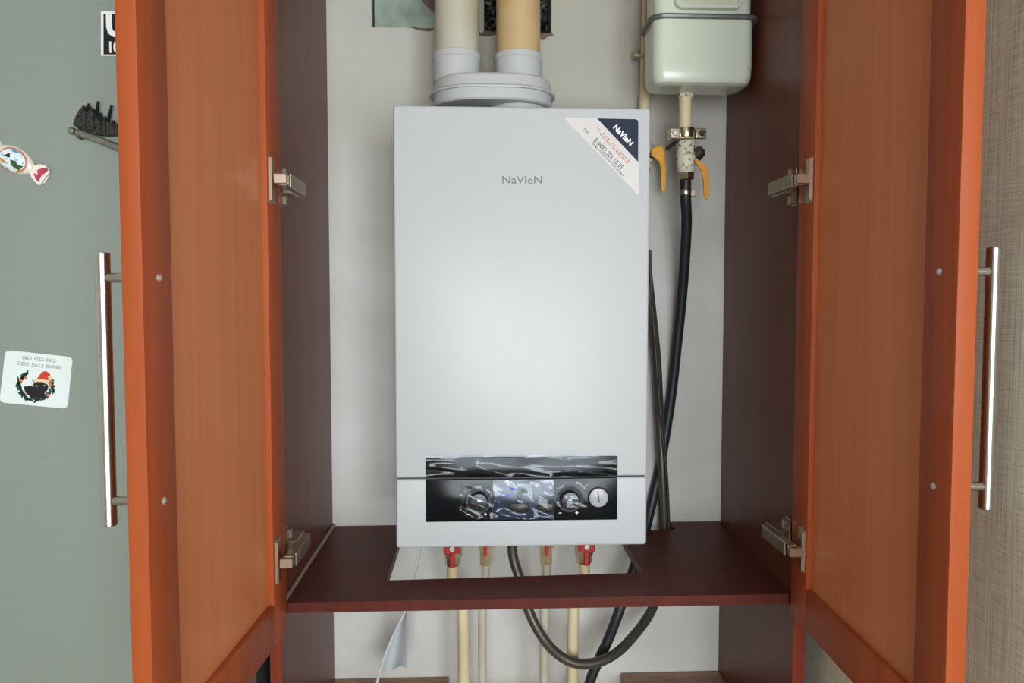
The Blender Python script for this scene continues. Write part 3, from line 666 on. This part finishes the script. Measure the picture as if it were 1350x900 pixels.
# ================================================================== GAS METER
YM0, YM1 = -0.20, -0.108
mx0, mx1 = at(859, 60, YM0+0.02).x, at(991, 60, YM0+0.02).x; mcx = (mx0+mx1)/2; mw = mx1-mx0; md = YM1-YM0; mcy = (YM0+YM1)/2
zb, zsl = at(920, 107, YM0).z, at(920, 22, YM0).z
gm = thing('gas_meter', (mcx, mcy, zb), 'pale green enamelled gas meter with a grey seam band', 'meter')
def mring(ins, z, r=0.022, sl=0.0): return [(mcx+p[0], mcy+p[1], z+sl*(p[1]/md+0.5)) for p in rrect(mw-2*ins, md-2*ins, max(r-ins*0.6, 0.004), 7)]
bm = new(); loft(bm, [mring(0.016, zb-0.004, sl=0.003), mring(0.012, zb-0.0035, sl=0.003), mring(0.0055, zb, sl=0.002), mring(0.002, zb+0.007, sl=0.001), mring(0.0008, zb+0.016), mring(0, zb+0.03), mring(0, zsl-0.003)]); obj('lower_shell', bm, M_METER, gm, True)
bm = new(); loft(bm, [mring(0.003, zsl+0.003), mring(0.003, zsl+0.09), mring(0.006, zsl+0.115), mring(0.014, zsl+0.128), mring(0.03, zsl+0.132)]); us = obj('upper_shell', bm, M_METER, gm, True)
bm = new(); loft(bm, [mring(-0.001, zsl-0.004), mring(-0.007, zsl-0.003), mring(-0.008, zsl), mring(-0.007, zsl+0.003), mring(-0.001, zsl+0.004)]); obj('seam_band', bm, M_BAND, gm, True, label='dark grey seam band')
# counter housing
ca, cb_ = at(889, 12, YM0), at(977, 12, YM0); ccx, cz = (ca.x+cb_.x)/2, ca.z; cw = cb_.x-ca.x; chh = 0.07
def fr_ring(w, h, r, y): return [(ccx+p[0], y, cz+chh/2+p[1]) for p in rrect(w, h, r, 6)]
yt = YM0+0.003
bm = new(); loft(bm, [fr_ring(cw, chh, 0.013, yt+0.002), fr_ring(cw, chh, 0.013, yt-0.010), fr_ring(cw-0.004, chh-0.004, 0.012, yt-0.012), fr_ring(cw-0.010, chh-0.010, 0.009, yt-0.012), fr_ring(cw-0.012, chh-0.012, 0.008, yt-0.004)]); ch_ = obj('counter_housing', bm, M_METER, gm, True)
bm = new(); loft(bm, [fr_ring(cw-0.013, chh-0.013, 0.008, yt-0.003), fr_ring(cw-0.013, chh-0.013, 0.008, yt-0.005)]); obj('counter_window', bm, M_DIAL, ch_, True)
dp = at(904, 140, -0.13)
bm = new(); lathe(bm, (dp.x, -0.13, zb-0.010), (0, 0, 1), [(0.0125, 0), (0.0140, 0.002), (0.0140, 0.016)], 6); obj('union_nut', bm, M_PAINTED, gm)

# ================================================================== GAS PIPES
rs = at(850.5, 100, -0.032)
gp = thing('gas_riser', (rs.x, -0.032, 1.2), 'cream painted gas pipe running up the wall behind the boiler edge', 'pipe')
bm = new(); tube(bm, [(rs.x+0.006, -0.032, 2.335), (rs.x+0.002, -0.032, 2.0), (rs.x-0.002, -0.032, 1.90), (rs.x-0.002, -0.032, at(862, 205, -0.045).z+0.02)], 0.0112, 18); obj('tube', bm, M_CREAM, gp, True)
bk = at(838, 72, -0.018)
bm = new(); lathe(bm, bk+Vector((0, 0.017, 0)), (0, -1, 0), [(0.0045, 0), (0.0045, 0.016), (0.009, 0.016), (0.009, 0.022), (0.006, 0.026)], 6); br = obj('bracket_bolt', bm, M_NICKEL, gp)
bm = new(); box(bm, bk.x-0.009, rs.x+0.002, -0.047, -0.043, bk.z-0.013, bk.z-0.008); obj('bracket', bm, M_BRASS, gp, bevel=0.0006, seg=1)
# valve with yellow lever
va = at(862, 205, -0.045)
bm = new(); lathe(bm, (rs.x-0.002, -0.032, va.z-0.028), (0, 0, 1), [(0.014, 0), (0.016, 0.004), (0.016, 0.014), (0.019, 0.020), (0.019, 0.038), (0.016, 0.044), (0.016, 0.054), (0.013, 0.058)], 14); vb = obj('valve_body', bm, M_PAINTED, gp, True)
bm = new(); lathe(bm, (rs.x+0.004, -0.045, va.z), (1, -0.15, 0), [(0.006, 0), (0.006, 0.018), (0.009, 0.018), (0.009, 0.024), (0.004, 0.028)], 12); obj('valve_stem', bm, M_DARKM, vb, True)
YV = -0.052
bm = new()
lev = [(858, 197), (865, 193.5), (873, 193), (876, 201), (874.5, 207), (876, 213), (878, 220), (877, 235), (876.5, 252), (874, 254), (871, 253), (871, 240), (872, 222), (869.5, 213), (864, 208), (858, 206)]
poly_px(bm, lev, YV-0.004, 0.006); obj('lever', bm, M_YELLOW, vb, bevel=0.0016, label='yellow valve lever')

gd = thing('gas_drop_pipe', (dp.x, -0.13, at(904, 235, -0.13).z), 'cream gas pipe with clamp and valve hanging under the meter', 'pipe')
zcl = at(905, 176, -0.13).z; zv0, zv1 = at(905, 228, -0.13).z, at(905, 186, -0.13).z
bm = new(); tube(bm, [(dp.x-0.001, -0.13, zb-0.010), (dp.x, -0.13, zcl-0.01)], 0.0112, 18); obj('tube', bm, M_CREAM, gd, True)
bm = new(); lathe(bm, (dp.x+0.001, -0.13, zcl-0.008), (0, 0, 1), [(0.0150, 0), (0.0158, 0.002), (0.0158, 0.015), (0.0150, 0.017)], 24); cl = obj('pipe_clamp', bm, M_NICKEL, gd, True, label='steel pipe clamp')
for sx, px in ((-1, 888.5), (1, 923)):
    c1 = at(px, 177, -0.132)
    bm = new(); box(bm, c1.x-0.009, c1.x+0.009, -0.14, -0.124, c1.z-0.0095, c1.z+0.0095); bmesh.ops.bevel(bm, geom=list(bm.edges), offset=0.0015, segments=1, affect='EDGES'); obj('clamp_ear', bm, M_NICKEL, cl)
    bm = new(); lathe(bm, (c1.x+sx*0.0005, -0.1395, c1.z), (0, -1, 0), [(0.0058, 0), (0.0058, 0.004), (0.0045, 0.005), (0.0030, 0.005), (0.0030, 0.0038)], 6 if sx < 0 else 14); obj('bolt', bm, M_DARKM if sx > 0 else M_SCREW, cl)
# rear stand-off
bm = new(); tube(bm, [(dp.x, -0.118, zcl), (dp.x, -0.001, zcl)], 0.004, 10); obj('standoff', bm, M_DARKM, cl, True)
bm = new(); lathe(bm, (dp.x+0.0015, -0.13, zv0), (0, 0, 1), [(0.0125, 0), (0.0150, 0.003), (0.0165, 0.012), (0.0185, 0.022), (0.0180, 0.036), (0.0165, 0.040), (0.0165, zv1-zv0-0.004), (0.0140, zv1-zv0)], 12); vb2 = obj('valve_body', bm, M_PAINTED, gd, True)
vs = at(920, 202, -0.14)
bm = new(); lathe(bm, (dp.x+0.012, -0.136, vs.z+0.002), (1, -0.25, 0), [(0.008, 0), (0.008, 0.006), (0.0105, 0.007), (0.0105, 0.015), (0.006, 0.019), (0.006, 0.022)], 8); obj('valve_stem', bm, M_DARKM, vb2, True)
bm = new(); lev2 = [(914, 211), (919, 209.5), (926, 216), (931.5, 222), (934, 232), (934.5, 250), (933.5, 259), (931.5, 264.5), (929.5, 264), (927, 257), (926.5, 240), (925.5, 227), (920, 220)]
poly_px(bm, lev2, -0.151, 0.005); obj('lever', bm, M_OCHRE, vb2, bevel=0.0014, label='worn yellow valve lever')
bm = new(); tube(bm, [(dp.x+0.030, -0.142, vs.z), at(919, 212, -0.153)], 0.0045, 10); obj('lever_neck', bm, M_DARKM, vb2, True)
bm = new(); lathe(bm, (dp.x+0.0015, -0.13, zv0-0.013), (0, 0, 1), [(0.0135, 0), (0.0150, 0.002), (0.0150, 0.013)], 6); obj('union_nut', bm, M_NICKEL, gd)

# black rubber gas hose
hz0 = at(904, 233, -0.13)
gh = thing('gas_hose', (hz0.x, -0.13, 0.75), 'black rubber gas hose hanging from the drop pipe valve past the shelf', 'hose')
P = [(dp.x+0.0015, -0.13, zv0-0.0132)] + [at(*p) for p in ((904, 262, -0.126), (905, 300, -0.105), (900, 380, -0.062), (892, 460, -0.032), (884, 530, -0.016), (871, 610, -0.012), (859, 665, -0.018), (849, 705, -0.040), (836, 748, -0.080), (818, 800, -0.10), (803, 840, -0.10), (787, 875, -0.10), (776, 905, -0.10))]
P.append(P[-1]+Vector((-0.02, 0, -0.10)))
bm = new(); tube(bm, P, 0.0098, 16, 8); obj('tube', bm, M_RUBBER, gh, True)
bm = new(); lathe(bm, (dp.x+0.0015, -0.1295, zv0-0.040), (0, 0, 1), [(0.0108, 0), (0.0112, 0.001), (0.0112, 0.008), (0.0108, 0.009)], 24); obj('hose_clip', bm, M_NICKEL, gh, True)
bm = new(); box(bm, dp.x+0.011, dp.x+0.019, -0.135, -0.124, zv0-0.043, zv0-0.030); obj('clip_screw', bm, M_NICKEL, gh, bevel=0.001)

# grey metal hose looping under the shelf up to the boiler
mh = thing('metal_gas_hose', (at(875, 690, -0.05).x, -0.05, 0.8), 'dark grey metal hose looping under the shelf to the boiler bottom', 'hose')
P = [Vector((rs.x-0.002, -0.032, va.z-0.0285)), Vector((rs.x-0.006, -0.032, va.z-0.10))] + [at(*p) for p in ((858, 400, -0.036), (865, 470, -0.036), (869.5, 550, -0.036), (873.5, 630, -0.036), (875.5, 690, -0.034))]
P += [at(*p) for p in ((873, 750, -0.035), (860, 802, -0.07), (829, 845, -0.115), (800, 868, -0.145), (766, 875, -0.158), (738, 864, -0.160), (714, 838, -0.160), (696, 802, -0.153), (684, 760, -0.145), (676, 730, -0.138))]
P.append(Vector((P[-1].x-0.002, -0.138, BZ0+0.0035)))
bm = new(); tube(bm, P, 0.0092, 14, 10); obj('tube', bm, M_CORR, mh, True)
bm = new(); lathe(bm, P[-1]+Vector((0, 0, -0.022)), (0, 0, 1), [(0.012, 0), (0.0135, 0.002), (0.0135, 0.018), (0.011, 0.020)], 6); obj('union_nut', bm, M_BRASS, mh)

# thin wire beside the metal hose
bm = new(); tube(bm, [at(*p) for p in ((857, 330, -0.05), (858.5, 380, -0.05), (865, 470, -0.052), (872, 560, -0.052), (878.5, 620, -0.050), (881.5, 680, -0.046))] + [Vector((at(881.5, 690, -0.046).x, -0.046, ZS-0.03))], 0.0026, 10)
tag(obj('control_wire', bm, M_DARKM, None, True), 'thin dark wire running beside the grey metal hose above the shelf', 'wire')

# ================================================================== WATER PIPES UNDER THE BOILER
def water_pipe(px, pxt, r, big, label, m):
    lo_p, hi_p = at(px, 870, -0.12), at(pxt, 735, -0.12)
    t = thing('water_pipe', (lo_p.x, -0.12, 0), label, 'pipe')
    bm = new(); tube(bm, [(lo_p.x, -0.12, 0.0), (lo_p.x, -0.12, 0.7), (lo_p.x, -0.12, 0.96), ((lo_p.x*0.6+hi_p.x*0.4), -0.12, 1.005), (hi_p.x, -0.12, 1.04), (hi_p.x, -0.12, 1.07)], r, 16); obj('tube', bm, m, t, True)
    if big:
        bm = new(); lathe(bm, (hi_p.x, -0.12, 1.066), (0, 0, 1), [(0.013, 0), (0.0150, 0.003), (0.0150, 0.015), (0.0175, 0.018), (0.0175, 0.046), (0.0145, 0.050), (0.0145, BZ0-1.066+0.003)], 8); v = obj('valve', bm, M_NICKEL, t, True)
        bm = new(); box(bm, hi_p.x-0.015, hi_p.x+0.015, -0.154, -0.147, 1.098, 1.121); box(bm, hi_p.x-0.005, hi_p.x+0.005, -0.1535, -0.1475, 1.072, 1.099); bmesh.ops.bevel(bm, geom=list(bm.edges), offset=0.0015, segments=1, affect='EDGES'); h = obj('red_handle', bm, M_RED, v)
        bm = new(); lathe(bm, (hi_p.x, -0.134, 1.108), (0, -1, 0), [(0.0045, 0), (0.0045, 0.020), (0.0065, 0.0205), (0.005, 0.023)], 6); obj('handle_nut', bm, M_SCREW, v)
    else:
        bm = new(); lathe(bm, (hi_p.x, -0.12, 1.066), (0, 0, 1), [(0.010, 0), (0.0120, 0.002), (0.0120, 0.030), (0.0150, 0.032), (0.0150, 0.050), (0.0125, 0.053), (0.0125, BZ0-1.066+0.003)], 6); v = obj('union_nut', bm, M_BRASS, t)
        bm = new(); box(bm, hi_p.x-0.0028, hi_p.x+0.0028, -0.142, -0.134, 1.088, 1.119); obj('red_tab', bm, M_RED, v, bevel=0.0008)
water_pipe(611, 597, 0.0108, True, 'thick yellowed pipe with red valve under the boiler, farthest from the gas hose', M_CREAM)
water_pipe(636, 640, 0.0076, False, 'thin cream pipe beside the thick yellowed pipe with brass nut', M_CREAMW)
water_pipe(717.5, 720, 0.0086, False, 'thin cream pipe rising behind the grey metal hose loop', M_CREAMW)
water_pipe(755.5, 770, 0.0104, True, 'thick yellowed pipe with red valve behind the grey metal hose loop', M_CREAM)

# white power cable and the white sheet hanging by it
cb = [at(*p) for p in ((556, 730, -0.15), (548, 760, -0.15), (536, 800, -0.13), (522, 830, -0.12), (512, 852, -0.12), (502, 880, -0.12), (496, 905, -0.12), (492, 930, -0.12))]
cb = [Vector((cb[0].x+0.003, -0.15, BZ0+0.004))] + cb
bm = new(); tube(bm, cb, 0.0024, 10); tag(obj('power_cable', bm, M_CABLE, None, True), 'thin white cable hanging down from the boiler underside', 'cable')
bm = new(); V = []
lf = [(541, 806), (529, 826), (517, 850), (507, 870), (500, 884)]; rt = [(536, 806), (536.5, 826), (537, 850), (537.5, 868), (536, 884)]
lf = [(530, 806), (522, 826), (514, 848), (507, 866), (501, 882)]
rows = []
for j in range(17):
    t = j/16*4; i = min(int(t), 3); f = t-i
    l = Vector(lf[i]).lerp(Vector(lf[i+1]), f); r_ = Vector(rt[i]).lerp(Vector(rt[i+1]), f); row = []
    for k in range(13):
        s = k/12; p = l.lerp(r_, s); py = p.y + (4.5*sin(s*2*pi*0.9+0.2)-1)*(j/16)**3
        row.append(bm.verts.new(at(p.x, py, -0.10+0.012*sin(s*pi*1.4)*(0.3+j/16)-0.01*s)))
    rows.append(row)
for a, b in zip(rows, rows[1:]):
    for i in range(12): bm.faces.new((a[i], b[i], b[i+1], a[i+1]))
g = bmesh.ops.solidify(bm, geom=list(bm.faces), thickness=0.0008)
sheet = tag(obj('hanging_sheet', bm, M_SHEET, None, True), 'small white sheet with a curled lower edge below the shelf', 'sheet')
